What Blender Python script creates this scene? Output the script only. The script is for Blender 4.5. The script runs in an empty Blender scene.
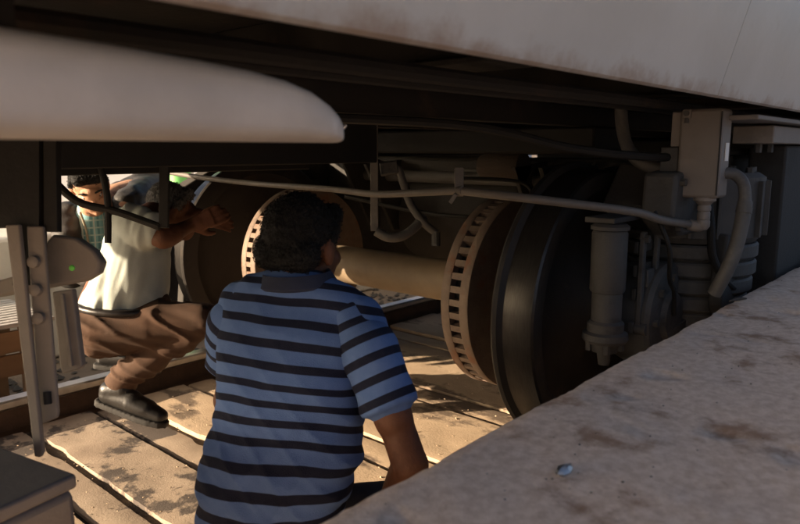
import bpy, bmesh, math, random
from mathutils import Vector, Matrix, Quaternion, noise
random.seed(7)
R = math.radians
sc = bpy.context.scene
col = sc.collection

# ------------------------------------------------------------------ camera
F, TH, PT, CH = 680.0, R(41.8), R(9.35), 0.97       # focal length in photo pixels, yaw, pitch, eye height above rail
CAM = Vector((0, 0, CH))
FW = Vector((math.cos(TH)*math.cos(PT), math.sin(TH)*math.cos(PT), -math.sin(PT)))
RT = Vector((math.sin(TH), -math.cos(TH), 0))
UP = RT.cross(FW)
cam_d = bpy.data.cameras.new('camera'); cam = bpy.data.objects.new('camera', cam_d); col.objects.link(cam)
cam.matrix_world = Matrix((( RT.x, UP.x, -FW.x, 0), (RT.y, UP.y, -FW.y, 0), (RT.z, UP.z, -FW.z, CH), (0, 0, 0, 1)))
cam_d.sensor_width = 36; cam_d.lens = 36*F/800
cam_d.clip_start = 0.02; cam_d.clip_end = 2000
cam_d.dof.use_dof = True; cam_d.dof.focus_distance = 2.1; cam_d.dof.aperture_fstop = 5.5
sc.camera = cam
def P(x, y, d): return CAM + (FW + RT*((x-400)/F) - UP*((y-262)/F))*d      # photo pixel at a given depth

# ------------------------------------------------------------------ sky and sun
SE = R(13.5); SAZ = Vector((-0.85, 0.527, 0)).normalized()
SUN = Vector((SAZ.x*math.cos(SE), SAZ.y*math.cos(SE), math.sin(SE)))
w = bpy.data.worlds.new('World'); sc.world = w; w.use_nodes = True
nt = w.node_tree
bg = nt.nodes['Background']
sky = nt.nodes.new('ShaderNodeTexSky'); sky.sky_type = 'NISHITA'; sky.sun_disc = False
sky.sun_elevation = SE; sky.sun_rotation = math.atan2(SAZ.x, SAZ.y); sky.dust_density = 4.0; sky.air_density = 0.5; sky.ozone_density = 0.0
nt.links.new(sky.outputs[0], bg.inputs[0]); bg.inputs[1].default_value = 0.064
sd = bpy.data.lights.new('sun', 'SUN'); sun = bpy.data.objects.new('sun', sd); col.objects.link(sun)
sd.energy = 5.0; sd.angle = R(0.5); sd.color = (1.0, 0.77, 0.53)
sun.rotation_euler = (-SUN).to_track_quat('-Z', 'Y').to_euler(); sun.location = SUN*30
vs = sc.view_settings; vs.view_transform = 'Standard'; vs.look = 'None'; vs.exposure = 1.75; vs.gamma = 1.0; vs.use_curve_mapping = False
sc.render.resolution_x, sc.render.resolution_y = 1024, 671

# ------------------------------------------------------------------ materials
MATS = {}
def mat(name, c1, c2=None, scale=6, rough=.6, metal=0., bump=.0, bscale=40, stain=None, sscale=3, sthr=.55, ssoft=.1, stretch=(1, 1, 1), rvar=.1, spec=.5, sheen=0, dust=None, sub=0, edge=None):
    m = bpy.data.materials.new(name); m.use_nodes = True; n = m.node_tree.nodes; L = m.node_tree.links.new
    b = n['Principled BSDF']; b.inputs['Metallic'].default_value = metal; b.inputs['Specular IOR Level'].default_value = spec
    if sheen: b.inputs['Sheen Weight'].default_value = sheen
    if sub:
        b.inputs['Subsurface Weight'].default_value = sub; b.inputs['Subsurface Radius'].default_value = (.012, .004, .002); b.inputs['Subsurface Scale'].default_value = 1
    tc = n.new('ShaderNodeTexCoord'); mp = n.new('ShaderNodeMapping'); mp.inputs['Scale'].default_value = stretch
    L(tc.outputs['Object'], mp.inputs[0])
    def nz(s, d=6, r=.6):
        t = n.new('ShaderNodeTexNoise'); t.inputs['Scale'].default_value = s; t.inputs['Detail'].default_value = d; t.inputs['Roughness'].default_value = r
        L(mp.outputs[0], t.inputs['Vector']); return t
    def ramp(src, a, bb):
        r = n.new('ShaderNodeMapRange'); r.interpolation_type = 'SMOOTHSTEP'
        r.inputs['From Min'].default_value = a; r.inputs['From Max'].default_value = bb; L(src, r.inputs[0]); return r.outputs[0]
    def mix(f, a, bb):
        x = n.new('ShaderNodeMix'); x.data_type = 'RGBA'
        L(f, x.inputs[0])
        for s, v in ((x.inputs[6], a), (x.inputs[7], bb)):
            if hasattr(v, 'links'): L(v, s)
            else: s.default_value = (*v, 1)
        return x.outputs[2]
    t = nz(scale)
    c = mix(ramp(t.outputs[0], .3, .7), c1, c2 or tuple(min(1, v*1.35) for v in c1))
    if stain:
        s = nz(sscale, 8, .65); c = mix(ramp(s.outputs[0], sthr, sthr+ssoft), c, stain)
    if dust:
        g = n.new('ShaderNodeNewGeometry'); sx = n.new('ShaderNodeSeparateXYZ'); L(g.outputs['Normal'], sx.inputs[0])
        c = mix(ramp(sx.outputs[2], .35, 1.25), c, dust)
    if edge:      # road dirt caught along the bottom edge of the panel
        sx = n.new('ShaderNodeSeparateXYZ'); L(tc.outputs['Object'], sx.inputs[0]); en = nz(11, 8, .7)
        ad = n.new('ShaderNodeMath'); ad.operation = 'MULTIPLY_ADD'; L(en.outputs[0], ad.inputs[0]); ad.inputs[1].default_value = -.11; L(sx.outputs[2], ad.inputs[2])
        c = mix(ramp(ad.outputs[0], -.022, -.062), c, edge)
    L(c, b.inputs['Base Color'])
    rr = n.new('ShaderNodeMapRange'); L(t.outputs[0], rr.inputs[0]); rr.inputs['To Min'].default_value = max(.03, rough-rvar); rr.inputs['To Max'].default_value = min(1, rough+rvar); L(rr.outputs[0], b.inputs['Roughness'])
    if bump:
        u = nz(bscale, 5, .65); bp = n.new('ShaderNodeBump'); bp.inputs['Strength'].default_value = bump; bp.inputs['Distance'].default_value = .01
        L(u.outputs[0], bp.inputs['Height']); L(bp.outputs[0], b.inputs['Normal'])
    MATS[name] = m
    return m
mat('panel_paint', (.50, .505, .48), (.58, .585, .56), 3, .36, 0, .06, 25, stain=(.40, .36, .32), sscale=9, sthr=.58, ssoft=.25, edge=(.34, .27, .215))
mat('fairing_paint', (.56, .52, .47), (.66, .615, .56), 9, .5, 0, .04, 60, stain=(.72, .68, .63), sscale=16, sthr=.63, ssoft=.1)
mat('underframe', (.009, .0075, .0065), (.014, .0115, .0095), 8, .85, 0, .25, 40, stain=(.026, .016, .011), sscale=5, sthr=.56)
mat('brown_beam', (.036, .024, .017), (.048, .033, .022), 8, .85, 0, .3, 40, stain=(.04, .03, .025), sscale=6)
mat('black_steel', (.007, .0065, .006), (.012, .011, .010), 12, .7, .2, .15, 50)
mat('bogie_grey', (.046, .045, .044), (.064, .062, .060), 9, .66, 0, .25, 60, stain=(.032, .029, .027), sscale=7, sthr=.53, ssoft=.15, dust=(.085, .076, .068))
mat('bogie_dark', (.022, .0205, .019), (.031, .0285, .026), 9, .8, 0, .25, 60, stain=(.018, .016, .014), sscale=7, sthr=.53, dust=(.055, .047, .04))
mat('box_grey', (.17, .15, .135), (.20, .175, .157), 5, .55, 0, .06, 70, stain=(.17, .145, .125), sscale=9, sthr=.56, ssoft=.2)
mat('conduit_grey', (.11, .10, .09), (.14, .126, .112), 30, .55, 0, .15, 80, stain=(.13, .11, .095), sscale=12, sthr=.58)
mat('hose_grey', (.075, .07, .066), (.095, .089, .082), 30, .6, 0, .15, 90, stain=(.11, .10, .09), sscale=14)
mat('wheel_face', (.026, .0225, .020), (.036, .031, .027), 14, .6, .35, .12, 60, stain=(.046, .036, .028), sscale=9, sthr=.58)
mat('wheel_tread', (.045, .042, .040), (.06, .057, .054), 30, .33, .75, .03, 200, stretch=(1, 8, 1))
mat('worn_steel', (.55, .53, .51), (.66, .64, .62), 20, .38, .95, .04, 90)
mat('axle_tan', (.15, .11, .068), (.19, .142, .09), 10, .62, 0, .12, 50, stain=(.17, .12, .075), sscale=8, sthr=.57, ssoft=.2)
mat('disc_rust', (.13, .092, .07), (.185, .135, .10), 16, .65, .25, .25, 70, stain=(.17, .08, .045), sscale=9, sthr=.52, ssoft=.15)
mat('disc_face', (.07, .06, .055), (.10, .085, .08), 16, .5, .5, .1, 70)
mat('rail_side', (.09, .055, .035), (.13, .08, .05), 14, .85, .1, .3, 60)
mat('plank', (.42, .315, .215), (.56, .43, .30), 5, .92, 0, .22, 160, stain=(.16, .118, .085), sscale=5, sthr=.535, ssoft=.09, stretch=(1, .5, 1))
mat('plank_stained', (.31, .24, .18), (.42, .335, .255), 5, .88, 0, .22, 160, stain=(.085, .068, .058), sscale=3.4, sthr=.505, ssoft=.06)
mat('bed', (.06, .048, .038), (.085, .068, .054), 10, .95, 0, .8, 60)
mat('slab', (.64, .49, .38), (.82, .67, .56), 60, .9, 0, .3, 190, stain=(.37, .235, .155), sscale=8, sthr=.52, ssoft=.16)
mat('slab_side', (.30, .25, .21), (.38, .32, .27), 10, .9, 0, .6, 40, stain=(.15, .12, .10), sscale=4)
mat('ground', (.17, .135, .105), (.23, .185, .145), .8, .95, 0, .6, 20, stain=(.12, .095, .075), sscale=.5)
mat('far_paving', (.46, .44, .41), (.55, .53, .50), 3, .9, 0, .4, 40, stain=(.36, .32, .28), sscale=2)
mat('guard_grey', (.19, .165, .142), (.23, .20, .172), 10, .65, 0, .1, 60, stain=(.19, .16, .135), sscale=9)
mat('crate_card', (.15, .135, .125), (.18, .165, .15), 14, .8, 0, .1, 60)
mat('green_paint', (.10, .36, .09), (.14, .44, .12), 6, .5, 0, .08, 40, stain=(.20, .36, .16), sscale=6, sthr=.62)
mat('lime_spot', (.16, .70, .10), (.2, .8, .12), 30, .5)
mat('whitewash', (.72, .70, .66), (.80, .78, .75), 2, .9, 0, .3, 20, stain=(.58, .55, .50), sscale=1.5)
mat('board_brown', (.22, .13, .07), (.30, .18, .10), 6, .8, 0, .3, 40, stretch=(.2, 1, 1))
mat('slat_grey', (.38, .36, .34), (.48, .46, .44), 10, .7, 0, .2, 50)
mat('window_dark', (.03, .035, .04), (.04, .045, .05), 4, .15)
mat('skin', (.105, .043, .022), (.14, .060, .032), 25, .62, 0, .22, 190, spec=.3, sub=.08, stain=(.10, .04, .02), sscale=12)
mat('skin_light', (.42, .23, .145), (.50, .285, .185), 25, .62, 0, .22, 190, spec=.3, sub=.08, stain=(.27, .13, .085), sscale=12)
mat('hair', (.004, .004, .0045), (.014, .014, .015), 140, .6, 0, .9, 240, stretch=(1, 1, .35), spec=.25)
mat('hair_grey', (.02, .02, .02), (.16, .155, .15), 160, .5, 0, .9, 240, stretch=(1, 1, .35))
mat('eye', (.5, .47, .43), (.55, .5, .47), 10, .2)
mat('iris', (.012, .008, .006), None, 10, .15)
mat('lip', (.15, .05, .04), None, 20, .5)
mat('white_cotton', (.37, .41, .385), (.44, .48, .45), 10, .9, 0, .15, 260)
mat('trouser_brown', (.050, .024, .012), (.070, .034, .018), 9, .9, 0, .2, 300)
mat('trouser_dark', (.028, .028, .034), (.04, .04, .046), 9, .9, 0, .2, 300)
mat('collar_navy', (.018, .024, .05), (.026, .034, .068), 20, .9, 0, .2, 300)
mat('jacket', (.022, .020, .019), (.032, .029, .027), 14, .6, 0, .25, 120)
mat('belt', (.012, .010, .010), None, 20, .4, 0, .1, 80)
mat('shoe', (.012, .011, .011), (.02, .019, .018), 20, .38, 0, .15, 80)
mat('sole', (.016, .015, .014), (.022, .02, .019), 20, .8, 0, .2, 80)
mat('sock', (.42, .43, .42), (.5, .5, .49), 40, .95, 0, .3, 200)
mat('metal_scrap', (.4, .4, .41), (.55, .55, .56), 20, .35, .9, .2, 60)
mat('sticker', (.72, .72, .71), (.78, .78, .77), 30, .4)
mat('zip', (.30, .27, .20), None, 20, .4, .6)

def stripe_mat():
    m = bpy.data.materials.new('striped_cotton'); m.use_nodes = True; n = m.node_tree.nodes; L = m.node_tree.links.new
    b = n['Principled BSDF']; b.inputs['Roughness'].default_value = .9; b.inputs['Specular IOR Level'].default_value = .25; b.inputs['Sheen Weight'].default_value = 0
    a = n.new('ShaderNodeAttribute'); a.attribute_name = 'stripe'
    fr = n.new('ShaderNodeMath'); fr.operation = 'FRACT'; L(a.outputs['Fac'], fr.inputs[0])
    def rng(x, y):
        r = n.new('ShaderNodeMapRange'); r.inputs['From Min'].default_value = x; r.inputs['From Max'].default_value = y; L(fr.outputs[0], r.inputs[0]); return r.outputs[0]
    mu = n.new('ShaderNodeMath'); mu.operation = 'MULTIPLY'; L(rng(.0, .03), mu.inputs[0])
    iv = n.new('ShaderNodeMath'); iv.operation = 'SUBTRACT'; iv.inputs[0].default_value = 1; L(rng(.40, .43), iv.inputs[1]); L(iv.outputs[0], mu.inputs[1])
    tc = n.new('ShaderNodeTexCoord'); t = n.new('ShaderNodeTexNoise'); t.inputs['Scale'].default_value = 60; t.inputs['Detail'].default_value = 8; L(tc.outputs['Object'], t.inputs['Vector'])
    def vary(c1, c2):
        x = n.new('ShaderNodeMix'); x.data_type = 'RGBA'; L(t.outputs[0], x.inputs[0]); x.inputs[6].default_value = (*c1, 1); x.inputs[7].default_value = (*c2, 1); return x.outputs[2]
    x = n.new('ShaderNodeMix'); x.data_type = 'RGBA'; L(mu.outputs[0], x.inputs[0])
    L(vary((.085, .155, .35), (.12, .20, .42)), x.inputs[6]); L(vary((.008, .010, .024), (.014, .017, .036)), x.inputs[7])
    L(x.outputs[2], b.inputs['Base Color'])
    bp = n.new('ShaderNodeBump'); bp.inputs['Strength'].default_value = .5; bp.inputs['Distance'].default_value = .003
    t2 = n.new('ShaderNodeTexNoise'); t2.inputs['Scale'].default_value = 500; L(tc.outputs['Object'], t2.inputs['Vector']); L(t2.outputs[0], bp.inputs['Height']); L(bp.outputs[0], b.inputs['Normal'])
    MATS['striped_cotton'] = m
stripe_mat()
def plaid_mat():
    m = bpy.data.materials.new('plaid_teal'); m.use_nodes = True; n = m.node_tree.nodes; L = m.node_tree.links.new
    b = n['Principled BSDF']; b.inputs['Roughness'].default_value = .9
    tc = n.new('ShaderNodeTexCoord'); sx = n.new('ShaderNodeSeparateXYZ'); L(tc.outputs['Object'], sx.inputs[0])
    def line(o, per, ww):
        f = n.new('ShaderNodeMath'); f.operation = 'MULTIPLY'; f.inputs[1].default_value = 1/per; L(o, f.inputs[0])
        g = n.new('ShaderNodeMath'); g.operation = 'FRACT'; L(f.outputs[0], g.inputs[0])
        h = n.new('ShaderNodeMath'); h.operation = 'LESS_THAN'; h.inputs[1].default_value = ww; L(g.outputs[0], h.inputs[0]); return h.outputs[0]
    def mx(f, a, c):
        x = n.new('ShaderNodeMix'); x.data_type = 'RGBA'; L(f, x.inputs[0])
        if hasattr(a, 'links'): L(a, x.inputs[6])
        else: x.inputs[6].default_value = (*a, 1)
        x.inputs[7].default_value = (*c, 1); return x.outputs[2]
    c = mx(line(sx.outputs[0], .03, .35), (.24, .50, .54), (.12, .29, .33))
    c = mx(line(sx.outputs[2], .035, .2), c, (.40, .58, .58)); c = mx(line(sx.outputs[0], .045, .12), c, (.55, .66, .64))
    L(c, b.inputs['Base Color']); MATS['plaid_teal'] = m
plaid_mat()

# ------------------------------------------------------------------ mesh helpers
class MB:
    def __init__(s): s.v = []; s.f = []
    def add(s, vs, fs):
        o = len(s.v); s.v += [Vector(v) for v in vs]; s.f += [tuple(i+o for i in f) for f in fs]; return s
    def box(s, a, b):
        x0, y0, z0 = a; x1, y1, z1 = b
        return s.add([(x0,y0,z0),(x1,y0,z0),(x1,y1,z0),(x0,y1,z0),(x0,y0,z1),(x1,y0,z1),(x1,y1,z1),(x0,y1,z1)], [(0,3,2,1),(4,5,6,7),(0,1,5,4),(1,2,6,5),(2,3,7,6),(3,0,4,7)])
    def bar(s, p, q, wd, th, up=(0,0,1)):
        p, q = Vector(p), Vector(q); d = (q-p).normalized(); u = Vector(up)
        a = d.cross(u).normalized(); b = a.cross(d).normalized()
        vs = [e + a*(wd/2*i) + b*(th/2*j) for e in (p, q) for i, j in ((-1,-1),(1,-1),(1,1),(-1,1))]
        return s.add(vs, [(0,3,2,1),(4,5,6,7),(0,1,5,4),(1,2,6,5),(2,3,7,6),(3,0,4,7)])
    def tube(s, path, r, seg=12):
        path = [Vector(p) for p in path]; n = len(path); rs = r if isinstance(r, (list, tuple)) else [r]*n
        t0 = (path[1]-path[0]).normalized(); a = t0.orthogonal().normalized(); vs = []
        for i, p in enumerate(path):
            t = (path[min(i+1, n-1)]-path[max(i-1, 0)]).normalized()
            a = (a - t*a.dot(t)).normalized(); b = t.cross(a)
            vs += [p + (a*math.cos(2*math.pi*k/seg)+b*math.sin(2*math.pi*k/seg))*rs[i] for k in range(seg)]
        fs = [(i*seg+k, i*seg+(k+1)%seg, (i+1)*seg+(k+1)%seg, (i+1)*seg+k) for i in range(n-1) for k in range(seg)]
        fs += [tuple(range(seg-1, -1, -1)), tuple(range((n-1)*seg, n*seg))]
        return s.add(vs, fs)
    def cyl(s, p, q, r, r2=None, seg=20): return s.tube([p, q], [r, r if r2 is None else r2], seg)
    def lathe(s, prof, c, axis='Y', seg=64, closed=False):
        c = Vector(c); n = len(prof); vs = []
        for k in range(seg):
            a = 2*math.pi*k/seg
            for r, h in prof:
                vs.append(c + (Vector((r*math.cos(a), h, r*math.sin(a))) if axis == 'Y' else Vector((r*math.cos(a), r*math.sin(a), h))))
        m = n if closed else n-1
        fs = []
        for k in range(seg):
            k2 = (k+1) % seg
            for i in range(m):
                j = (i+1) % n
                f = (k*n+i, k*n+j, k2*n+j, k2*n+i)
                fs.append(f if axis == 'Y' else f[::-1])
        return s.add(vs, fs)
    def prism(s, poly, axis, a, b):      # poly: 2-D points in the plane across `axis`
        def pt(u, v, h): return {'X': (h, u, v), 'Y': (u, h, v), 'Z': (u, v, h)}[axis]
        n = len(poly)
        vs = [pt(u, v, a) for u, v in poly]+[pt(u, v, b) for u, v in poly]
        return s.add(vs, [tuple(range(n)), tuple(range(2*n-1, n-1, -1))]+[(i, i+n, (i+1) % n+n, (i+1) % n) for i in range(n)])

def mesh_of(name, vs, fs, off=Vector((0,0,0)), smooth=35):
    me = bpy.data.meshes.new(name); me.from_pydata([tuple(Vector(v)-off) for v in vs], [], fs)
    bm = bmesh.new(); bm.from_mesh(me); bmesh.ops.remove_doubles(bm, verts=bm.verts, dist=1e-5); bmesh.ops.recalc_face_normals(bm, faces=bm.faces); bm.to_mesh(me); bm.free()
    if smooth:
        for p in me.polygons: p.use_smooth = True
        me.set_sharp_from_angle(angle=R(smooth))
    return me
def root_loc(p):
    while p.parent: p = p.parent
    return Vector(p.location)
def obj(name, mb, material, parent=None, bevel=0, smooth=35, base=None, label=None):
    off = root_loc(parent) if parent else (Vector(base) if base else Vector((0,0,0)))
    if isinstance(mb, MB): me = mesh_of(name, mb.v, mb.f, off, smooth)
    else: me = mb
    o = bpy.data.objects.new(name, me); col.objects.link(o)
    if not me.materials: me.materials.append(MATS[material])
    if parent: o.parent = parent
    else: o.location = off
    if bevel:
        b = o.modifiers.new('bevel', 'BEVEL'); b.width = bevel; b.segments = 2; b.limit_method = 'ANGLE'; b.angle_limit = R(40)
    if label: o['label'] = label
    return o
def thing(name, label, cat, loc, group=None):
    o = bpy.data.objects.new(name, None); col.objects.link(o); o.location = loc; o.empty_display_size = .1
    o['label'] = label; o['category'] = cat
    if group: o['group'] = group
    return o
def tag(o, label, cat, group=None):
    o['label'] = label; o['category'] = cat
    if group: o['group'] = group
    return o
def struct(o): o['kind'] = 'structure'; return o
def spline(pts, n=8):
    pts = [Vector(p) for p in pts]; out = []
    for i in range(len(pts)-1):
        p0, p1, p2, p3 = pts[max(i-1,0)], pts[i], pts[i+1], pts[min(i+2,len(pts)-1)]
        for k in range(n):
            t = k/n; out.append(.5*((2*p1)+(p2-p0)*t+(2*p0-5*p1+4*p2-p3)*t*t+(3*p1-p0-3*p2+p3)*t**3))
    return out+[pts[-1]]

# ------------------------------------------------------------------ ground, track bed, platform
Z0 = -0.10                                                     # top of the boarding between the rails
g = MB(); n = 40
g.add([(-600,-600,-.34),(600,-600,-.34),(600,600,-.34),(-600,600,-.34)], [(0,1,2,3)])
struct(obj('ground', g, 'ground', smooth=0))
b = MB().box((-9, .62, -.336), (16, 3.2, -.17)); struct(obj('track_bed', b, 'bed', bevel=.01, base=(2,1.9,-.17)))
fl = struct(obj('track_floor', MB().box((-6, 1.14, -.166), (12, 2.77, -.122)), 'bed', base=(2,1.9,-.16)))
edges = [-1.9,-1.45,-1.3,-.86,-.72,-.28,-.14,.3,.42,.76,.90,1.16,1.30,1.59,1.745,2.16,2.31,2.84,2.98,3.45,3.6,4.05,4.2,4.7,4.85,5.35]
for i in range(len(edges)-1):
    x0, x1 = edges[i]+.010+random.uniform(0,.006), edges[i+1]-.010-random.uniform(0,.006)
    zt = Z0+random.uniform(-.008,.006) - (0.012 if x1-x0 < .2 else 0)
    y0, y1 = 1.145+random.uniform(0,.02), 2.765-random.uniform(0,.02)
    nx, ny = max(3, int((x1-x0)/.03)), 110
    m = MB(); vs = []; fs = []
    for a in range(nx+1):
        for c in range(ny+1):
            x = x0+(x1-x0)*a/nx; y = y0+(y1-y0)*c/ny
            e = noise.noise((x*9+i*5, y*7, 1.3)); z = zt+e*.003+noise.noise((x*30, y*22, i))*.0010
            if a in (0, nx):
                cut = max(0, noise.noise((y*6, i*3.1+a, .5))-.38)*.05 + abs(noise.noise((y*45, i, a)))*.004
                x += cut if a == 0 else -cut; z -= .002
            vs.append((x, y, z))
    W = ny+1
    for a in range(nx):
        for c in range(ny): fs.append((a*W+c, (a+1)*W+c, (a+1)*W+c+1, a*W+c+1))
    ring = [a*W for a in range(nx+1)]+[nx*W+c for c in range(1,W)]+[a*W+ny for a in range(nx-1,-1,-1)]+[c for c in range(ny-1,0,-1)]
    o0 = len(vs); vs += [(vs[k][0], vs[k][1], -.146) for k in ring]; k = len(ring)
    fs += [(ring[(j+1)%k], ring[j], o0+j, o0+(j+1)%k) for j in range(k)]
    m.add(vs, fs)
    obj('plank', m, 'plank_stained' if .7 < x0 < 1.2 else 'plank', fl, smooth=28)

def rail(Yc, label):
    pr = [(-.075,-.166),(.075,-.166),(.075,-.150),(.012,-.128),(.010,-.045),(.034,-.030),(.036,-.006),(.028,0),(-.028,0),(-.036,-.006),(-.034,-.030),(-.010,-.045),(-.012,-.128),(-.075,-.150)]
    t = thing('rail', label, 'rail', (2, Yc, -.166), 'rails of the track')
    obj('web', MB().prism([(Yc+u, v) for u, v in pr[:5]+pr[12:]], 'X', -9, 16), 'rail_side', t, smooth=30)
    hd = [(Yc+u, v) for u, v in [(.010,-.046),(.034,-.030),(.036,-.007),(.028,0),(-.028,0),(-.036,-.007),(-.034,-.030),(-.010,-.046)]]
    obj('head', MB().prism(hd, 'X', -9, 16), 'worn_steel', t, smooth=40)
rail(2.87, 'far polished steel rail running past the crouching man')
rail(1.03, 'near steel rail under the big dark wheel beside the platform')

struct(obj('far_platform', MB().box((-40,4.4,-.335),(40,34,.45)), 'far_paving', bevel=.02, base=(3,6,.45)))
# platform coping beside the near rail: rough, chipped concrete
EY, EZ = .55, .552
def axis(a, b, fine0, fine1, step, coarse):
    out = []; x = a
    while x < b: out.append(x); x += step if fine0 <= x < fine1 else coarse
    return out+[b]
xs = axis(-9, 16, .35, 3.3, .014, .5); ys = axis(-6, EY, -.15, EY, .014, .45)
vs = []; fs = []
for i, x in enumerate(xs):
    for j, y in enumerate(ys):
        z = EZ+noise.noise((x*5, y*5, 0))*.003+noise.noise((x*22, y*22, 3))*.0009+noise.noise((x*60, y*60, 7))*.0009
        yy = y
        if j == len(ys)-1:
            yy = y-max(0, noise.noise((x*7, 2.2, 0)))*.012-abs(noise.noise((x*35, 4.2, 0)))*.005; z -= .005
        elif j == len(ys)-2: z -= .001
        p = noise.noise((x*14, y*14, 11))
        if p > .42: z -= (p-.42)*.03
        vs.append((x, yy, z))
Wd = len(ys)
for i in range(len(xs)-1):
    for j in range(Wd-1): fs.append((i*Wd+j, (i+1)*Wd+j, (i+1)*Wd+j+1, i*Wd+j+1))
m = MB().add(vs, fs)
ed = [i*Wd+Wd-1 for i in range(len(xs))]; o0 = len(vs)
m.add([(vs[k][0], vs[k][1]-.004*abs(noise.noise((vs[k][0]*20, 0, 1))), -.335) for k in ed], [])
m.f += [(ed[i], ed[i+1], o0+i+1, o0+i) for i in range(len(ed)-1)]
struct(obj('platform', m, 'slab', smooth=60))

# ------------------------------------------------------------------ railway coach
coach = thing('railway_coach', 'pale grey railway coach seen from below with dark underframe', 'railway coach', (2, 1.93, 1.08))
def side_prof():
    return [(.560,1.150),(.520,1.098),(.506,1.084),(.500,1.083),(.494,1.087),(.484,1.125),(.466,1.19),(.440,1.285),(.405,1.45),(.385,1.62),(.38,1.8),(.38,3.3)]
def skirt(x0, x1, far=False):
    pr = side_prof(); m = MB(); th = .006
    k = (lambda y: 3.86-y) if far else (lambda y: y)
    ring = [(k(y), z) for y, z in pr]+[(k(y+.02), z+.004) for y, z in reversed(pr[3:])]
    return m.prism(ring, 'X', x0, x1)
seams = [-2.3, -.45, 1.585, 5.2, 9.6, 14]
for i in range(5):
    o = obj('side_panel', skirt(seams[i]+.0015, seams[i+1]-.0015), 'panel_paint', coach, smooth=30)
    obj('side_panel', skirt(seams[i]+.002, seams[i+1]-.002, True), 'panel_paint', coach, smooth=30)
obj('roof', MB().prism([(.38,3.302),(3.48,3.302),(3.2,3.62),(2.5,3.82),(1.93,3.88),(1.36,3.82),(.66,3.62)], 'X', -2.3, 14), 'panel_paint', coach)
for x in (-2.3, 13.96): obj('end_wall', MB().prism([(.42,1.2),(3.44,1.2),(3.475,1.8),(3.475,3.3),(.385,3.3),(.385,1.8)], 'X', x, x+.04), 'panel_paint', coach)
obj('floor_sheet', MB().box((-2.2,.60,1.30),(13.9,3.26,1.33)), 'underframe', coach)
for y0, y1 in ((.565,.60),(3.26,3.295)): obj('sole_bar', MB().box((-2.2,y0,1.145),(13.9,y1,1.299)), 'underframe', coach, bevel=.004)
for x in (-1.9,-1.5,-.85,.15,1.15,2.3,3.05,4.2,5.5,7,8.5,10):
    obj('cross_beam', MB().box((x,.602,1.15),(x+.07,3.258,1.299)).box((x-.04,.602,1.138),(x+.11,3.258,1.15)), 'brown_beam' if x == 3.05 else 'underframe', coach, bevel=.003)
obj('sun_block_beam', MB().box((-2.29,.62,1.07),(-2.21,3.24,1.32)), 'underframe', coach, bevel=.006)  # unseen beam added at the coach end to block low sun rays
for y in (1.25, 1.9, 2.55):
    obj('stringer', MB().box((-2.2,y,1.06),(13.9,y+.06,1.136)), 'underframe', coach, bevel=.003)
# long pipes and cable runs under the floor
for y, z, r in ((.78,1.105,.016),(.86,1.10,.012),(1.52,1.10,.02),(2.25,1.09,.016),(2.85,1.07,.018)):
    obj('pipe', MB().tube(spline([(x, y+.008*math.sin(x*3), z-.006*abs(math.sin(x*2.1))) for x in [-2.2+.8*i for i in range(20)]], 4), r, 10), 'underframe', coach)
# rounded pale fairing hanging just below the side
def fairing():
    m = MB(); ns = 26; vs = []; fs = []
    import bisect
    TP = [(-1.3,1.064),(.2,1.064),(.30,1.060),(.38,1.0555),(.446,1.0505),(.490,1.044),(.52,1.036),(.545,1.025),(.562,1.0150),(.575,1.004),(.584,.993),(.588,.984)]
    xs = [-1.0,-.6,-.2,0,.1,.2,.25,.30,.34,.38,.415,.446,.470,.490,.506,.52,.533,.545,.554,.562,.569,.575,.580,.584,.5865,.588]
    TP = [(a_*1.005, .97+(b_-.97)*1.07) for a_, b_ in TP]; xs = [x*1.005 for x in xs]
    def top(x):
        i = max(1, min(len(TP)-1, bisect.bisect_left([p[0] for p in TP], x))); (a0, b0), (a1, b1) = TP[i-1], TP[i]; return b0+(b1-b0)*(x-a0)/(a1-a0)
    for x in xs:
        zt = top(x); zb = .979; h = (zt-zb)/2; c = (zt+zb)/2
        wd = .055*min(1, (h/.03)**.5)
        for k in range(ns):
            a = 2*math.pi*k/ns; ca, sa = math.cos(a), math.sin(a)
            e = .5
            vs.append((x, .645+wd*math.copysign(abs(ca)**.9, ca), c+h*math.copysign(abs(sa)**e, sa)))
    n = len(xs)
    fs = [(i*ns+k, i*ns+(k+1)%ns, (i+1)*ns+(k+1)%ns, (i+1)*ns+k) for i in range(n-1) for k in range(ns)]+[tuple(range(ns-1,-1,-1)), tuple(range((n-1)*ns, n*ns))]
    return m.add(vs, fs)
fa = obj('fairing', fairing(), 'fairing_paint', coach, smooth=60, label='pale rounded fairing under the coach side')
for x in (-.8, -.3, .18): obj('hanger', MB().box((x,.64,1.05),(x+.05,.652,1.30)), 'underframe', fa)
obj('clip', MB().tube([P(337,136,.92), P(346,125,.92)], .002, 8), 'worn_steel', fa)
# stepped plates at the right under the side
obj('bracket_plate', MB().box((2.05,.53,1.052),(2.75,.66,1.066)), 'box_grey', coach, bevel=.003)
obj('bracket_plate', MB().box((2.35,.56,.99),(2.9,.68,1.045)), 'guard_grey', coach, bevel=.004)
for x in (2.42, 2.56): obj('bolt', MB().cyl((x,.62,.962),(x,.62,.99),.012,seg=6), 'bogie_grey', coach)
obj('drop_column', MB().box((2.62,.58,.30),(3.1,.70,.985)), 'bogie_dark', coach, bevel=.008)
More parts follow.
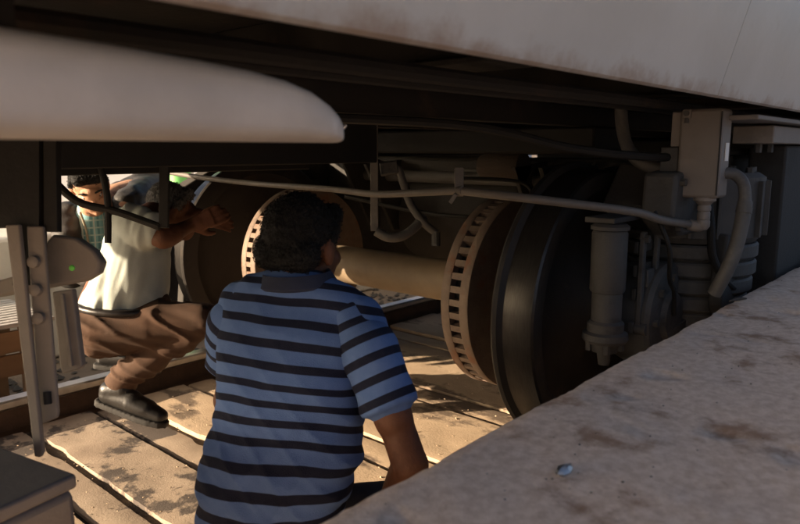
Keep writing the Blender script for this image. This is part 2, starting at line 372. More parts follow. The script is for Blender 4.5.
# brake rigging in front of the two far men: dark silhouettes
def rod(name, pts, r, seg=10): return obj(name, MB().tube(spline(pts, 5) if len(pts) > 2 else pts, r, seg), 'black_steel', coach)
rod('brake_rod', [P(40,165,1.85), P(75,200,1.85), P(118,212,1.85), P(160,227,1.85)], .011)
rod('brake_rod', [P(96,150,1.85), P(107,195,1.85), P(108,243,1.85)], .009)
obj('hanger', MB().bar(P(165,130,1.85), P(164,228,1.85), .026, .012, FW), 'black_steel', coach, bevel=.002)
obj('hanger', MB().bar(P(52,120,1.3), P(53,232,1.3), .026, .02, FW), 'black_steel', coach, bevel=.002)
obj('hanger', MB().bar(P(4,120,1.3), P(6,228,1.3), .05, .02, FW), 'black_steel', coach, bevel=.002)
obj('hanger', MB().bar(P(36,120,1.32), P(38,226,1.32), .035, .02, FW), 'black_steel', coach, bevel=.002)
obj('junction_case', MB().box((1.0,1.98,.985),(1.10,2.1,1.06)), 'black_steel', coach, bevel=.004)
# valance beam along the far side that closes the view above the men
obj('valance', MB().box((-2.2,1.70,.925),(1.78,1.78,1.06)), 'black_steel', coach, bevel=.004)
obj('valance', MB().box((-2.2,1.86,.903),(1.60,1.90,1.06)), 'black_steel', coach, bevel=.004)
obj('valance', MB().box((2.45,1.2,.955),(2.70,2.6,1.06)), 'black_steel', coach, bevel=.01)
obj('valance', MB().box((2.75,2.95,.93),(13,2.99,1.10)), 'black_steel', coach, bevel=.004)
obj('equipment_case', MB().box((4.9,.9,.35),(7.2,2.9,1.05)), 'black_steel', coach, bevel=.02)

# grey hanger frame at the left edge
D = 1.28
gb = thing('hanger_bracket', 'grey steel hanger bracket with slotted bars at the left edge', 'bracket', P(40,455,D))
gax = (P(40,230,D)-P(40,450,D)).normalized()
def quad_plate(px, d, th=.012):
    f = [P(x, y, d) for x, y in px]; bk = [p+FW*th for p in f]; n = len(f)
    return MB().add(f+bk, [tuple(range(n)), tuple(range(2*n-1,n-1,-1))]+[(i, i+n, (i+1)%n+n, (i+1)%n) for i in range(n)])
obj('bar', quad_plate([(5,225),(19,224),(43,452),(40,458),(34,457)], D-.02, .012), 'guard_grey', gb, bevel=.003)
obj('bar', quad_plate([(26,226),(43,226),(58,412),(57,418),(43,424),(38,424),(36,380),(33,330)], D, .01), 'guard_grey', gb, bevel=.003)
obj('slot', MB().tube([P(47,392,D-.003), P(48,404,D-.003)], .007, 12), 'black_steel', gb)
for x, y in ((35,262),(37,290),(40,318)):
    c = P(x, y, D); obj('bolt', MB().tube([c+FW*.004, c-FW*.010, c-FW*.013], [.012,.011,.006], 14), 'guard_grey', gb)
pl = obj('arm', quad_plate([(-8,282),(20,274),(52,234),(76,238),(93,250),(101,262),(97,273),(84,281),(52,287),(-8,298)], D+.05, .035), 'guard_grey', gb, bevel=.006)
c = P(72,268,D+.05); obj('green_spot', MB().tube([c-FW*.0005, c-FW*.002, c-FW*.003], [.006,.005,.002], 12), 'lime_spot', pl, label='small bright green spot')  # small bright green spot on the arm plate
obj('bar', quad_plate([(52,292),(72,289),(82,366),(78,370),(62,374),(60,368)], D+.06, .02), 'guard_grey', gb, bevel=.003)
obj('rib', quad_plate([(60,294),(63,294),(72,366),(69,367)], D+.052, .01), 'guard_grey', gb, bevel=.001)
obj('stem', MB().bar(P(30,285,D+.02), P(30,110,D+.02), .05, .03, FW), 'black_steel', gb)

# ------------------------------------------------------------------ wheelset
AX, AZ = 2.10, .46
ws = thing('wheelset', 'wheelset with tan axle, two dark wheels and rust-edged brake discs', 'wheelset', (AX, 1.93, 0))
ax = obj('axle', MB().lathe([(0,.80),(.055,.80),(.06,.95),(.085,1.0),(.09,1.2),(.082,1.24),(.0825,2.6),(.09,2.65),(.085,2.9),(.055,2.95),(.055,3.1),(0,3.1)], (AX,0,AZ), seg=48), 'axle_tan', ws)
def wheel(sgn, Yi):            # Yi: inner face; sgn: direction of the outside
    prof = [(.088,-.02),(.12,-.02),(.13,.02),(.20,.035),(.34,.03),(.385,.012),(.395,0),(.455,0),(.468,.004),(.474,.013),(.470,.024),(.458,.032),(.4535,.036)]
    tread = [(.4535,.036),(.4505,.06),(.448,.10),(.444,.125),(.438,.131)]
    outer = [(.438,.131),(.395,.132),(.385,.128),(.375,.112),(.34,.075),(.25,.075),(.18,.10),(.135,.135),(.125,.15),(.088,.15)]
    f = lambda pr: [(r, Yi+sgn*h) for r, h in pr]
    o = obj('wheel', MB().lathe(f(prof), (AX,0,AZ), seg=128).lathe(f(outer), (AX,0,AZ), seg=128), 'wheel_face', ws, smooth=30)
    obj('tread', MB().lathe(f(tread), (AX,0,AZ), seg=128), 'wheel_tread', o, smooth=30)
    return o
wheel(-1, 1.105); wheel(1, 2.79)
def disc(y0, y1, Rr):
    o = obj('brake_disc', MB().lathe([(.15,y0),(Rr,y0),(Rr+.002,y0+.004),(Rr+.002,y0+.030),(Rr,y0+.034),(.15,y0+.034)], (AX,0,AZ), seg=96, closed=True).lathe([(.15,y1-.034),(Rr,y1-.034),(Rr+.002,y1-.030),(Rr+.002,y1-.004),(Rr,y1),(.15,y1)], (AX,0,AZ), seg=96, closed=True), 'disc_rust', ws, smooth=30)
    obj('hub', MB().lathe([(.08,y0-.02),(.135,y0-.02),(.15,y0+.01),(.15,y1-.01),(.135,y1+.02),(.08,y1+.02)], (AX,0,AZ), seg=48), 'disc_face', o)
    obj('slot_shade', MB().lathe([(Rr-.03,y0+.021),(Rr-.03,y1-.021)], (AX,0,AZ), seg=64), 'black_steel', o)  # black sheet stands in for the shade inside the slots
    me = mesh_of('vane', *(lambda q: (q.v, q.f))(MB().box((Rr-.10,y0+.021,-.0108),(Rr-.001,y1-.021,.0108))), smooth=0); me.materials.append(MATS['disc_rust'])
    nv = 48
    for k in range(nv):
        v = bpy.data.objects.new('vane', me); col.objects.link(v); v.parent = o
        v.location = Vector((AX,0,AZ))-root_loc(o); v.rotation_euler = (0, 2*math.pi*k/nv+.03, 0)
disc(1.275, 1.385, .345); disc(2.43, 2.53, .335)
for y0, y1, r in ((1.45,1.47,.098),(2.3,2.32,.098)): obj('collar', MB().lathe([(.08,y0),(r,y0),(r,y1),(.08,y1)], (AX,0,AZ), seg=40), 'axle_tan', ax)

# ------------------------------------------------------------------ bogie: frame, spring, damper, box, conduits
bg_ = thing('bogie', 'dusty dark grey bogie frame with spring, damper, hoses and conduits', 'bogie', (2.6, 1.93, 0))
fr = obj('transom', MB().box((2.72,.95,.40),(2.95,3.0,.935)), 'bogie_dark', bg_, bevel=.02)
obj('end_sill', MB().box((3.2,.9,.12),(3.4,3.05,.90)), 'bogie_dark', bg_, bevel=.02)
obj('motor_case', MB().lathe([(0,1.62),(.20,1.62),(.24,1.66),(.25,1.7),(.25,2.3),(.23,2.36),(0,2.36)], (2.86,0,.62), seg=40), 'bogie_dark', bg_)
for y in (1.15,1.42,1.55,2.42,2.58): obj('gusset', MB().prism([(2.45,.90),(2.73,.92),(2.73,.55),(2.66,.55)], 'Y', y, y+.02), 'bogie_dark', fr, bevel=.003)
obj('cover_plate', MB().box((2.70,1.32,.62),(2.722,1.62,.86)), 'brown_beam', fr, bevel=.004)
obj('cover_plate', MB().box((2.70,1.72,.64),(2.722,2.05,.88)), 'bogie_grey', fr, bevel=.004)
for y in (1.35,1.59,1.75,2.02):
    for z in (.66,.83): obj('bolt', MB().cyl((2.70,y,z),(2.685,y,z),.011,seg=6), 'bogie_grey', fr)
obj('brake_beam', MB().tube([(2.62,1.2,.84),(2.62,2.7,.84)], .03, 14), 'bogie_grey', bg_)
obj('brake_cylinder', MB().lathe([(0,1.55),(.06,1.55),(.065,1.57),(.065,1.72),(.05,1.76),(.02,1.78),(0,1.78)], (2.52,0,.90), seg=24), 'brown_beam', bg_)
for y in (1.30, 1.41): obj('caliper', MB().prism([(2.62,.92),(2.70,.80),(2.62,.60),(2.46,.46),(2.42,.50),(2.50,.66),(2.48,.84)], 'Y', y-.035, y-.012), 'bogie_grey', bg_, bevel=.004)
# side frame and axle box on the near side
obj('side_frame', MB().prism([(1.98,.80),(2.10,.93),(2.3,.95),(4.6,.95),(4.75,.8),(4.5,.74),(3.0,.74),(2.75,.60),(2.6,.60),(2.5,.72),(2.1,.72)], 'Y', .80, .94), 'bogie_dark', bg_, bevel=.012)
obj('axle_box', MB().lathe([(0,.735),(.07,.735),(.08,.75),(.155,.752),(.165,.765),(.165,.86),(.14,.93),(.09,.95)], (AX,0,AZ), seg=48), 'bogie_grey', bg_)
for k in range(8):
    a = 2*math.pi*k/8; c = Vector((AX+.12*math.cos(a), .752, AZ+.12*math.sin(a))); obj('bolt', MB().cyl(c, c-Vector((0,.015,0)), .013, seg=6), 'bogie_grey', bg_)
# upper housing and stacked ring spring beside the box
SX, SY = 2.36, .80
sp = obj('spring', MB().lathe([(0,.90),(.20,.90),(.222,.885),(.222,.70),(.205,.68),(0,.68)], (SX,SY,0), 'Z', 48), 'bogie_grey', bg_, smooth=30, label='stack of grey rings under a round cap')
zz = .676
for k in range(6):
    r = .216-.005*k*k*.5
    obj('ring', MB().lathe([(0,zz),(r-.006,zz),(r,zz-.007),(r,zz-.041),(r-.007,zz-.048),(0,zz-.048)], (SX,SY,0), 'Z', 48), 'bogie_grey', sp, smooth=30)
    obj('gap', MB().lathe([(0,zz-.0485),(r-.016,zz-.0485),(r-.016,zz-.0555),(0,zz-.0555)], (SX,SY,0), 'Z', 32), 'bogie_dark', sp)
    zz -= .056
obj('base', MB().lathe([(0,zz),(.17,zz),(.18,zz-.02),(.18,zz-.06),(0,zz-.06)], (SX,SY,0), 'Z', 40), 'bogie_grey', sp)
obj('housing', MB().prism([(1.95,.905),(2.18,.925),(2.18,.72),(2.02,.72),(1.94,.77)], 'Y', .70, .798), 'bogie_grey', bg_, bevel=.012)
# ribbed plate right of the spring
rp = obj('ribbed_plate', MB().box((2.60,.755,.35),(2.64,.90,.95)), 'bogie_dark', bg_, bevel=.004)
for k in range(7): obj('rib', MB().box((2.572,.758,.40+.075*k),(2.602,.895,.425+.075*k)), 'bogie_dark', rp, bevel=.003)
# two upright straps with bolts
for x in (1.93, 2.035):
    s = obj('strap', MB().box((x,.775,.43),(x+.022,.79,.735)), 'bogie_grey', bg_, bevel=.003)
    obj('bolt', MB().cyl((x+.011,.757,.445),(x+.011,.79,.445),.018,seg=16), 'bogie_grey', s)
    obj('bolt', MB().cyl((x+.011,.764,.715),(x+.011,.79,.715),.012,seg=6), 'bogie_grey', s)
obj('strap_foot', MB().box((1.925,.792,.43),(2.065,.81,.465)), 'bogie_grey', bg_, bevel=.003)
for k in range(3): obj('cross_bar', MB().box((1.93,.792,.53+.07*k),(2.06,.806,.565+.07*k)), 'bogie_dark', bg_, bevel=.003)
obj('cleat', MB().box((1.965,.772,.565),(2.015,.79,.62)), 'bogie_grey', bg_, bevel=.004)
for k in range(18):
    a = 2*math.pi*k/18; c = Vector((SX+.222*math.cos(a), SY+.222*math.sin(a), 0))
    if c.y < SY+.05: obj('fin', MB().bar(c+Vector((0,0,.70)), c+Vector((0,0,.875)), .012, .03, Vector((math.cos(a), math.sin(a), 0))), 'bogie_grey', sp, bevel=.002)
for k in range(10):
    a = 2*math.pi*k/10+.2; c = Vector((SX+.185*math.cos(a), SY+.185*math.sin(a), .90)); obj('bolt', MB().cyl(c, c+Vector((0,0,.016)), .013, seg=6), 'bogie_grey', sp)
for x, z in ((1.97,.75),(2.05,.75),(2.14,.75),(1.98,.88),(2.15,.90)): obj('bolt', MB().cyl((x,.70,z),(x,.685,z),.011,seg=6), 'bogie_grey', bg_)
obj('brake_hose', MB().tube(spline([(2.16,.69,.86),(2.12,.655,.76),(2.14,.65,.66),(2.2,.63,.58),(2.32,.62,.52)], 6), .012, 10), 'black_steel', bg_)
obj('earth_cable', MB().tube(spline([(1.90,.74,.80),(1.92,.70,.70),(1.97,.71,.60),(2.04,.72,.55),(2.08,.73,.47)], 6), .007, 8), 'black_steel', bg_)
obj('cable', MB().tube(spline([(.2,1.28,1.05),(1.0,1.22,1.045),(1.45,1.05,1.03),(1.7,.90,.975),(1.95,.77,.95),(2.2,.74,.955),(2.6,.74,.965),(3.2,.74,.96)], 6), .012, 8), 'black_steel', bg_)
obj('link_arm', MB().bar((2.08,.745,.40),(2.62,.73,.44), .05, .02, (0,1,0)), 'bogie_grey', bg_, bevel=.004)
obj('casting', MB().prism([(2.18,.72),(2.30,.70),(2.32,.50),(2.22,.42),(2.16,.50)], 'Y', .62, .66), 'bogie_dark', bg_, bevel=.008)
# vertical damper
dx, dy = 1.83, .835
dm = obj('damper', MB().lathe([(0,.745),(.046,.745),(.050,.738),(.050,.575),(.047,.568),(0,.568)], (dx,dy,0), 'Z', 32), 'bogie_grey', bg_, smooth=30)
obj('lower_tube', MB().lathe([(0,.566),(.043,.566),(.043,.47),(0,.47)], (dx,dy,0), 'Z', 32), 'bogie_grey', dm)
obj('flange', MB().lathe([(0,.484),(.045,.484),(.052,.476),(.052,.452),(.064,.446),(.066,.43),(.060,.42),(.04,.414),(.036,.39),(0,.385)], (dx,dy,0), 'Z', 32), 'bogie_grey', dm, smooth=30)
obj('top_cap', MB().lathe([(0,.765),(.044,.765),(.054,.758),(.054,.748),(0,.746)], (dx,dy,0), 'Z', 32), 'bogie_grey', dm)
for a in (.6, 2.2, 3.7, 5.3):
    c = Vector((dx+.045*math.cos(a), dy+.045*math.sin(a), .418)); obj('bolt', MB().cyl(c, c-Vector((0,0,.025)), .011, seg=6), 'bogie_grey', dm)
obj('bolt', MB().cyl((dx,dy,.39),(dx,dy,.35),.022,.016,12), 'bogie_grey', dm)
obj('top_bracket', MB().box((1.80,.81,.766),(2.05,.90,.782)), 'bogie_grey', bg_, bevel=.003)
# grey box with gland, elbow and conduits
bx = obj('junction_box', MB().box((2.0,.605,.836),(2.085,.722,1.084)), 'box_grey', bg_, bevel=.009, label='pale grey upright metal box')
obj('back_flange', MB().box((2.01,.721,.98),(2.075,.748,1.078)), 'box_grey', bx, bevel=.003)
obj('mount_bracket', MB().box((2.01,.724,.845),(2.09,.775,.978)), 'bogie_grey', bx, bevel=.003)
obj('lid_seam', MB().box((1.997,.6065,.845),(1.9995,.610,1.075)), 'bogie_dark', bx)
lt = obj('latch', MB().box((1.992,.690,1.058),(2.0,.712,1.083)), 'box_grey', bx, bevel=.002)
obj('screw', MB().cyl((1.996,.701,1.045),(1.996,.701,1.060),.006,seg=10), 'bogie_grey', lt)
obj('screw', MB().cyl((1.988,.701,1.072),(1.993,.701,1.072),.008,seg=10), 'bogie_grey', lt)
obj('sticker', MB().box((2.035,.6025,.94),(2.062,.6045,.99)), 'sticker', bx)
gl = obj('gland', MB().lathe([(0,.838),(.030,.838),(.031,.828),(.022,.822),(.017,.815),(.019,.810),(.019,.800),(.016,.797),(.018,.792),(.018,.775),(.014,.77),(0,.77)], (2.03,.648,0), 'Z', 24), 'box_grey', bx, smooth=30)
el = Vector((2.03,.648,.762))
obj('elbow', MB().tube(spline([el+Vector((0,0,.02)), el, el+Vector((-.006,.012,-.008)), el+Vector((-.012,.035,-.004))], 5), .017, 14).lathe([(0,.022),(.014,.018),(.019,.006),(.019,-.008),(.012,-.018),(0,-.02)], el, 'Z', 16), 'box_grey', bx)
obj('conduit', MB().tube(spline([P(166,172,3.35), P(205,178,3.1), P(260,184,2.95), P(330,189,2.5), P(375,194,2.25), P(420,192.5,2.05), P(460,190.5,1.88), P(462,191,1.875), P(520,197.5,1.76), P(600,207,1.78), P(640,213,1.83), P(662,220,1.87), el+Vector((-.012,.03,-.004))], 6), .0115, 12), 'conduit_grey', bg_, label='thin pale conduit reaching across to the box')
obj('conduit_clip', MB().bar(P(459,168,1.90), P(459,196,1.885), .025, .012, FW), 'conduit_grey', bg_, bevel=.002)
obj('conduit_clip', MB().bar(P(456,194,1.88), P(450,203,1.885), .012, .01, FW), 'conduit_grey', bg_, bevel=.002)
obj('hose', MB().tube(spline([P(621,98,2.15), P(622,125,2.15), P(628,148,2.13), P(642,163,2.10), P(664,170,2.06)], 8), .020, 14), 'hose_grey', bg_)
h2 = obj('hose', MB().tube(spline([P(722,173,1.93), P(734,174,1.93), P(743,183,1.92), P(745,200,1.92), P(742,222,1.92), P(735,250,1.92), P(726,272,1.93), P(714,294,1.96)], 8), [.0165]*25+[.020]*32, 16), 'hose_grey', bg_, label='thick hose curving down beside the box')
obj('sleeve', MB().tube([P(744.5,207,1.918), P(743.5,213,1.918)], .0215, 16), 'hose_grey', h2)
# pipe drop and hoses behind the axle
obj('drop_bar', MB().bar(P(374,120,2.62), P(374.5,231,2.62), .030, .012, FW), 'conduit_grey', bg_, bevel=.002)
obj('hose', MB().tube(spline([P(376,231,2.62), P(388,237,2.62), P(402,236,2.63), P(414,228,2.65), P(424,217,2.68)], 7), .019, 12), 'hose_grey', bg_)
obj('hose', MB().tube(spline([P(382,168,2.66), P(397,168,2.66), P(403,182,2.66), P(410,203,2.66), P(423,222,2.66), P(436,233,2.67)], 7), .0155, 12), 'hose_grey', bg_)
obj('tee', MB().bar(P(380,170,2.66), P(398,167,2.66), .05, .035, FW), 'bogie_grey', bg_, bevel=.005)
obj('stud', MB().cyl(P(436,232,2.67), P(436,246,2.67), .018, seg=10), 'bogie_grey', bg_)
obj('hose', MB().tube(spline([P(455,178,2.75), P(520,182,2.75), P(533,200,2.75), P(530,220,2.75)], 7), .008, 10), 'black_steel', bg_)
obj('hose', MB().tube(spline([P(345,196,3.0), P(420,212,2.9), P(470,217,2.8), P(520,215,2.75)], 7), .010, 10), 'black_steel', bg_)
# far-side axle box and guard, left of the far wheel
obj('axle_box', MB().lathe([(0,3.12),(.12,3.12),(.14,3.1),(.14,2.99),(.09,2.97)], (AX,0,AZ), seg=32), 'bogie_dark', bg_)
fa2 = obj('guard_iron', MB().prism([(1.50,.55),(1.60,.60),(1.58,.22),(1.52,.06),(1.48,.06)], 'Y', 3.0, 3.06), 'guard_grey', bg_, bevel=.004)
for z in (.5,.38,.27): obj('bolt', MB().cyl((1.54,2.982,z),(1.54,3.0,z),.022,seg=10), 'bogie_grey', fa2)
obj('side_frame', MB().prism([(1.45,.60),(2.10,.93),(4.6,.95),(4.6,.78),(2.3,.74),(1.5,.54)], 'Y', 3.07, 3.17), 'bogie_dark', bg_, bevel=.01)

sp2 = obj('spring', MB().lathe([(0,.80),(.16,.80),(.17,.78),(.17,.60),(.16,.58),(0,.58)], (2.55,3.14,0), 'Z', 32), 'bogie_dark', bg_)  # far spring, added to block low sun behind the far wheel
for k in range(6): obj('ring', MB().lathe([(0,.57-.07*k),(.15,.57-.07*k),(.155,.555-.07*k),(.15,.52-.07*k),(0,.52-.07*k)], (2.55,3.14,0), 'Z', 32), 'bogie_dark', sp2)
obj('sun_block_plate', MB().prism([(1.80,.72),(2.75,.74),(2.72,.10),(2.5,.04),(1.86,.04),(1.74,.20)], 'Y', 3.005, 3.06), 'bogie_dark', bg_, bevel=.006)  # plate added behind the far wheel to keep low sun off the floor

# ------------------------------------------------------------------ people
def cap(p, r, q, r2, sx=None):
    """Tapered capsule as a vertex cloud hull; sx=(dir, factor) flattens it along a direction."""
    return ('cap', Vector(p), r, Vector(q), r2, sx)
def ell(c, rad, axes=None): return ('ell', Vector(c), rad, axes)
def hull_into(bm, pts):
    vs = [bm.verts.new(p) for p in pts]
    r = bmesh.ops.convex_hull(bm, input=vs)
    dead = [e for e in r['geom_interior'] if isinstance(e, bmesh.types.BMVert)]
    bmesh.ops.delete(bm, geom=list(set(dead)), context='VERTS')
SPH = []
for i in range(1, 10):
    th = math.pi*i/10
    for k in range(16): SPH.append(Vector((math.sin(th)*math.cos(k*math.pi/8), math.sin(th)*math.sin(k*math.pi/8), math.cos(th))))
SPH += [Vector((0,0,1)), Vector((0,0,-1))]
def solid(name, prims, voxel, material, parent, smooth=6, disp=None, label=None):
    acc = bpy.data.meshes.new('tmp'); big = bmesh.new()
    for p in prims:
        bm = bmesh.new()
        if p[0] == 'cap':
            _, a, r, q, r2, sx = p; pts = []
            for c, rr in ((a, r), (q, r2)):
                for s in SPH:
                    v = s*rr
                    if sx: d = sx[0].normalized(); v = v-d*v.dot(d)*(1-sx[1])
                    pts.append(c+v)
        elif p[0] == 'ell':
            _, c, rad, axs = p
            A = axs or (Vector((1,0,0)), Vector((0,1,0)), Vector((0,0,1)))
            pts = [c+A[0]*s.x*rad[0]+A[1]*s.y*rad[1]+A[2]*s.z*rad[2] for s in SPH]
        else: pts = p[1]
        hull_into(bm, pts); t = bpy.data.meshes.new('t'); bm.to_mesh(t); bm.free(); big.from_mesh(t); bpy.data.meshes.remove(t)
    big.to_mesh(acc); big.free()
    o = bpy.data.objects.new('tmp', acc); col.objects.link(o)
    rm = o.modifiers.new('r', 'REMESH'); rm.mode = 'VOXEL'; rm.voxel_size = voxel
    if smooth:
        s = o.modifiers.new('s', 'SMOOTH'); s.factor = .5; s.iterations = smooth
    dg = bpy.context.evaluated_depsgraph_get(); me = bpy.data.meshes.new_from_object(o.evaluated_get(dg))
    bpy.data.objects.remove(o); bpy.data.meshes.remove(acc)
    off = root_loc(parent)
    if disp:
        ns = [v.normal.copy() for v in me.vertices]
        for v, nn in zip(me.vertices, ns): v.co += nn*disp(v.co)
    for v in me.vertices: v.co -= off
    for pl_ in me.polygons: pl_.use_smooth = True
    me.materials.clear(); me.materials.append(MATS[material]); me.name = name
    ob = bpy.data.objects.new(name, me); col.objects.link(ob); ob.parent = parent
    if label: ob['label'] = label
    return ob
def frame(look, up=Vector((0,0,1))):
    y = Vector(look).normalized(); x = y.cross(up).normalized(); z = x.cross(y); return x, y, z     # right, forward, up
def head_prims(c, look, up=Vector((0,0,1)), s=1.0):
    x, y, z = frame(look, up); L = lambda a, b_, d: c+x*a*s+y*b_*s+z*d*s
    p = [ell(L(0,-.012,.03), (.076*s,.094*s,.092*s), (x,y,z)),
         cap(L(0,.035,-.03), .062*s, L(0,.048,-.075), .040*s),                # jaw and chin
         cap(L(0,.07,.02), .040*s, L(0,.06,-.03), .042*s),
         cap(L(0,.094,.022), .008*s, L(0,.112,-.018), .013*s),                # nose
         cap(L(-.035,.082,.034), .012*s, L(.035,.082,.034), .012*s),          # brow
         cap(L(-.042,.062,-.012), .022*s, L(.042,.062,-.012), .022*s),        # cheeks
         cap(L(-.016,.092,-.046), .009*s, L(.016,.092,-.046), .009*s),        # mouth
         cap(L(0,.084,-.085), .014*s, L(0,.082,-.09), .014*s)]
    for k in (-1, 1):
        p += [ell(L(.080*k,-.012,.0), (.010*s,.020*s,.032*s), (x,y,z)), ell(L(.078*k,-.008,-.024), (.009*s,.010*s,.010*s), (x,y,z))]
    return p, L
def hair_on(c, look, parent, material, up=Vector((0,0,1)), s=1.0, low=-.02):
    x, y, z = frame(look, up); L = lambda a, b_, d: c+x*a*s+y*b_*s+z*d*s
    pr = [ell(L(0,-.022,.042), (.080*s,.093*s,.087*s), (x,y,z)), cap(L(-.04,-.062,low), .040*s, L(.04,-.062,low), .040*s), cap(L(-.073,-.01,.02), .014*s, L(-.072,.01,.05), .016*s), cap(L(.073,-.01,.02), .014*s, L(.072,.01,.05), .016*s), cap(L(-.04,.05,.088), .026*s, L(.04,.05,.088), .026*s)]
    def dsp(v): return abs(noise.noise(v*80))*.004+noise.noise(v*170)*.003+noise.noise(v*25)*.003
    h_ = solid('hair', pr, .0036, material, parent, 3, dsp)
    off = root_loc(parent); mc = MB(); vv = h_.data.vertices
    for k in range(1500):
        v = vv[random.randrange(len(vv))]; n_ = v.normal; t_ = n_.orthogonal().normalized(); t_ = (Quaternion(n_, random.uniform(0, 6.28)) @ t_); p_ = v.co+off
        q_ = random.uniform(.0025, .0055)
        mc.tube([p_-n_*.001, p_+n_*q_*.7+t_*q_*.3, p_+n_*q_*.9+t_*q_*1.0, p_+n_*q_*.35+t_*q_*1.5], [.0011,.001,.0009,.0005], 4)
    c_ = obj('curls', mc, material, h_, smooth=80); c_['kind'] = 'stuff'
    return h_
def hand_prims(wr, dirv, palm_n, side, curl=.5, s=1.0):
    """Palm and five fingers: dirv along the hand, palm_n out of the palm, side = +1/-1 for the thumb."""
    d = Vector(dirv).normalized(); nrm = (Vector(palm_n)-d*d.dot(Vector(palm_n))).normalized(); t = d.cross(nrm)*side
    pr = [cap(wr, .026*s, wr+d*.03*s, .030*s, (nrm, .7))]
    k = [wr+d*.085*s+t*(.030-.020*i)*s for i in range(4)]
    pr.append(('pts', [q+nrm*h+d*e for q in (k[0]+t*.004*s, k[3]-t*.004*s, wr+t*.024*s, wr-t*.024*s) for h in (-.013*s, .013*s) for e in (-.008*s, .006*s)]))
    for i, (q, ln) in enumerate(zip(k, (.070, .080, .074, .058))):
        ln *= s; a = curl*(.8+.12*i); d1 = (d*math.cos(a*.6)+nrm*math.sin(a*.6)); d2 = (d*math.cos(a*1.5)+nrm*math.sin(a*1.5)); d3 = (d*math.cos(a*2.1)+nrm*math.sin(a*2.1))
        p1 = q+d1*ln*.48; p2 = p1+d2*ln*.30; p3 = p2+d3*ln*.24
        pr += [cap(q-d*.01*s, .0095*s, p1, .0088*s), cap(p1, .0088*s, p2, .0080*s), cap(p2, .0080*s, p3, .0068*s)]
    b0 = wr+d*.025*s+t*.022*s; b1 = b0+(d*.6+t*.7+nrm*.35).normalized()*.042*s; b2 = b1+(d*.85+t*.3+nrm*.45).normalized()*.030*s
    pr += [cap(b0, .015*s, b1, .0115*s), cap(b1, .0112*s, b2, .0085*s)]
    return pr
def lerp(a, b, t): return a+(b-a)*t

# --- person in the striped polo shirt, squatting with his back to us
LK = (FW-Vector((0,0,FW.z))).normalized()            # away from the viewer, level
m1 = thing('person', 'person squatting in blue and navy striped polo shirt, back to the viewer', 'person', Vector((.95,1.22,Z0)))
hd_c = P(303,250,1.57); look1 = (LK*1+RT*.5-Vector((0,0,.22))).normalized()
nk0 = P(296,290,1.52)
Lsh, Rsh = P(236,304,1.53), P(359,321,1.47)
Rel = P(410,465,1.40); Rwr = P(388,505,1.58)
hp = P(262,552,1.42)
kneeR, kneeL = P(415,508,1.72), P(262,500,1.85)
ankR, ankL = P(340,585,1.72), P(270,580,1.80)
ankR.z = ankL.z = Z0+.09
hprims, HL = head_prims(hd_c, look1)
Lel, Lwr = P(228,400,1.72), P(250,420,1.90)
body = hprims + [cap(hd_c-Vector((0,0,.05))-look1*.015, .056, nk0+LK*.02, .056), cap(nk0+LK*.05-Vector((0,0,.05)), .035, Lsh+LK*.05-Vector((0,0,.02)), .028), cap(nk0+LK*.03-Vector((0,0,.03)), .04, Rsh+LK*.03, .034),
    cap(nk0+LK*.03, .05, lerp(nk0,hp,.5)+LK*.09, .07), cap(lerp(nk0,hp,.5)+LK*.09, .07, hp+LK*.09, .08), cap(Rsh+LK*.03, .036, Rel, .038), cap(Lsh+LK*.05-Vector((0,0,.02)), .030, Lel, .036), cap(Rel, .040, Rwr, .026), cap(Lel, .038, Lwr, .026),
    cap(lerp(Rsh,Rel,.45), .046, lerp(Rsh,Rel,.7), .042), cap(hp, .1, kneeR, .055), cap(hp, .1, kneeL, .055), cap(kneeR, .05, ankR, .034), cap(kneeL, .05, ankL, .034)]
body += hand_prims(Rwr, (LK*1+RT*-.2-Vector((0,0,.3))), Vector((0,0,-1)), -1, .5)+hand_prims(Lwr, (LK*1+RT*.3+Vector((0,0,.2))), RT, 1, .6)
b1 = solid('body', body, .0055, 'skin', m1, 4)
hair_on(hd_c, look1, m1, 'hair', low=-.012)
# polo: torso from traced widths, each ring tilted as the shirt hangs; sleeves added
rows = [((228,287),(352,301),1.505,.075),((214,299),(369,317),1.49,.085),((209,322),(366,342),1.465,.105),((206,352),(357,372),1.45,.118),((205,385),(353,404),1.44,.125),((201,420),(352,438),1.43,.128),((193,455),(347,472),1.41,.13),((187,490),(337,505),1.40,.132),((184,525),(326,538),1.40,.135),((186,560),(320,570),1.42,.135)]
rings = []
for (l, r_, d, th) in rows:
    a, c = P(*l, d+.03), P(*r_, d-.03); mid = (a+c)/2; hx = (c-a)/2
    dp = hx.cross(Vector((0,0,1))).normalized()*-1
    if dp.dot(LK) < 0: dp = -dp
    pts = []
    for k in range(28):
        t = 2*math.pi*k/28; ct, st = math.cos(t), math.sin(t)
        pts.append(mid+dp*(th*.75)+hx*math.copysign(abs(ct)**.8, ct)+dp*th*math.copysign(abs(st)**.85, st))
    rings.append(pts)
shirt = [('pts', rings[i]+rings[i+1]) for i in range(len(rings)-1)]
slv = lerp(Rsh, Rel, .52)
slvL = lerp(Lsh, Lel, .5)
shirt += [cap(Rsh+LK*.035, .050, lerp(Rsh,Rel,.1)+LK*.02, .050), cap(Lsh+LK*.045, .046, lerp(Lsh,Lel,.1)+LK*.02, .046), cap(nk0+LK*.02-Vector((0,0,.012)), .066, lerp(Lsh,nk0,.3)+LK*.03, .055), cap(nk0+LK*.02-Vector((0,0,.012)), .066, lerp(Rsh,nk0,.3)+LK*.03, .055)]
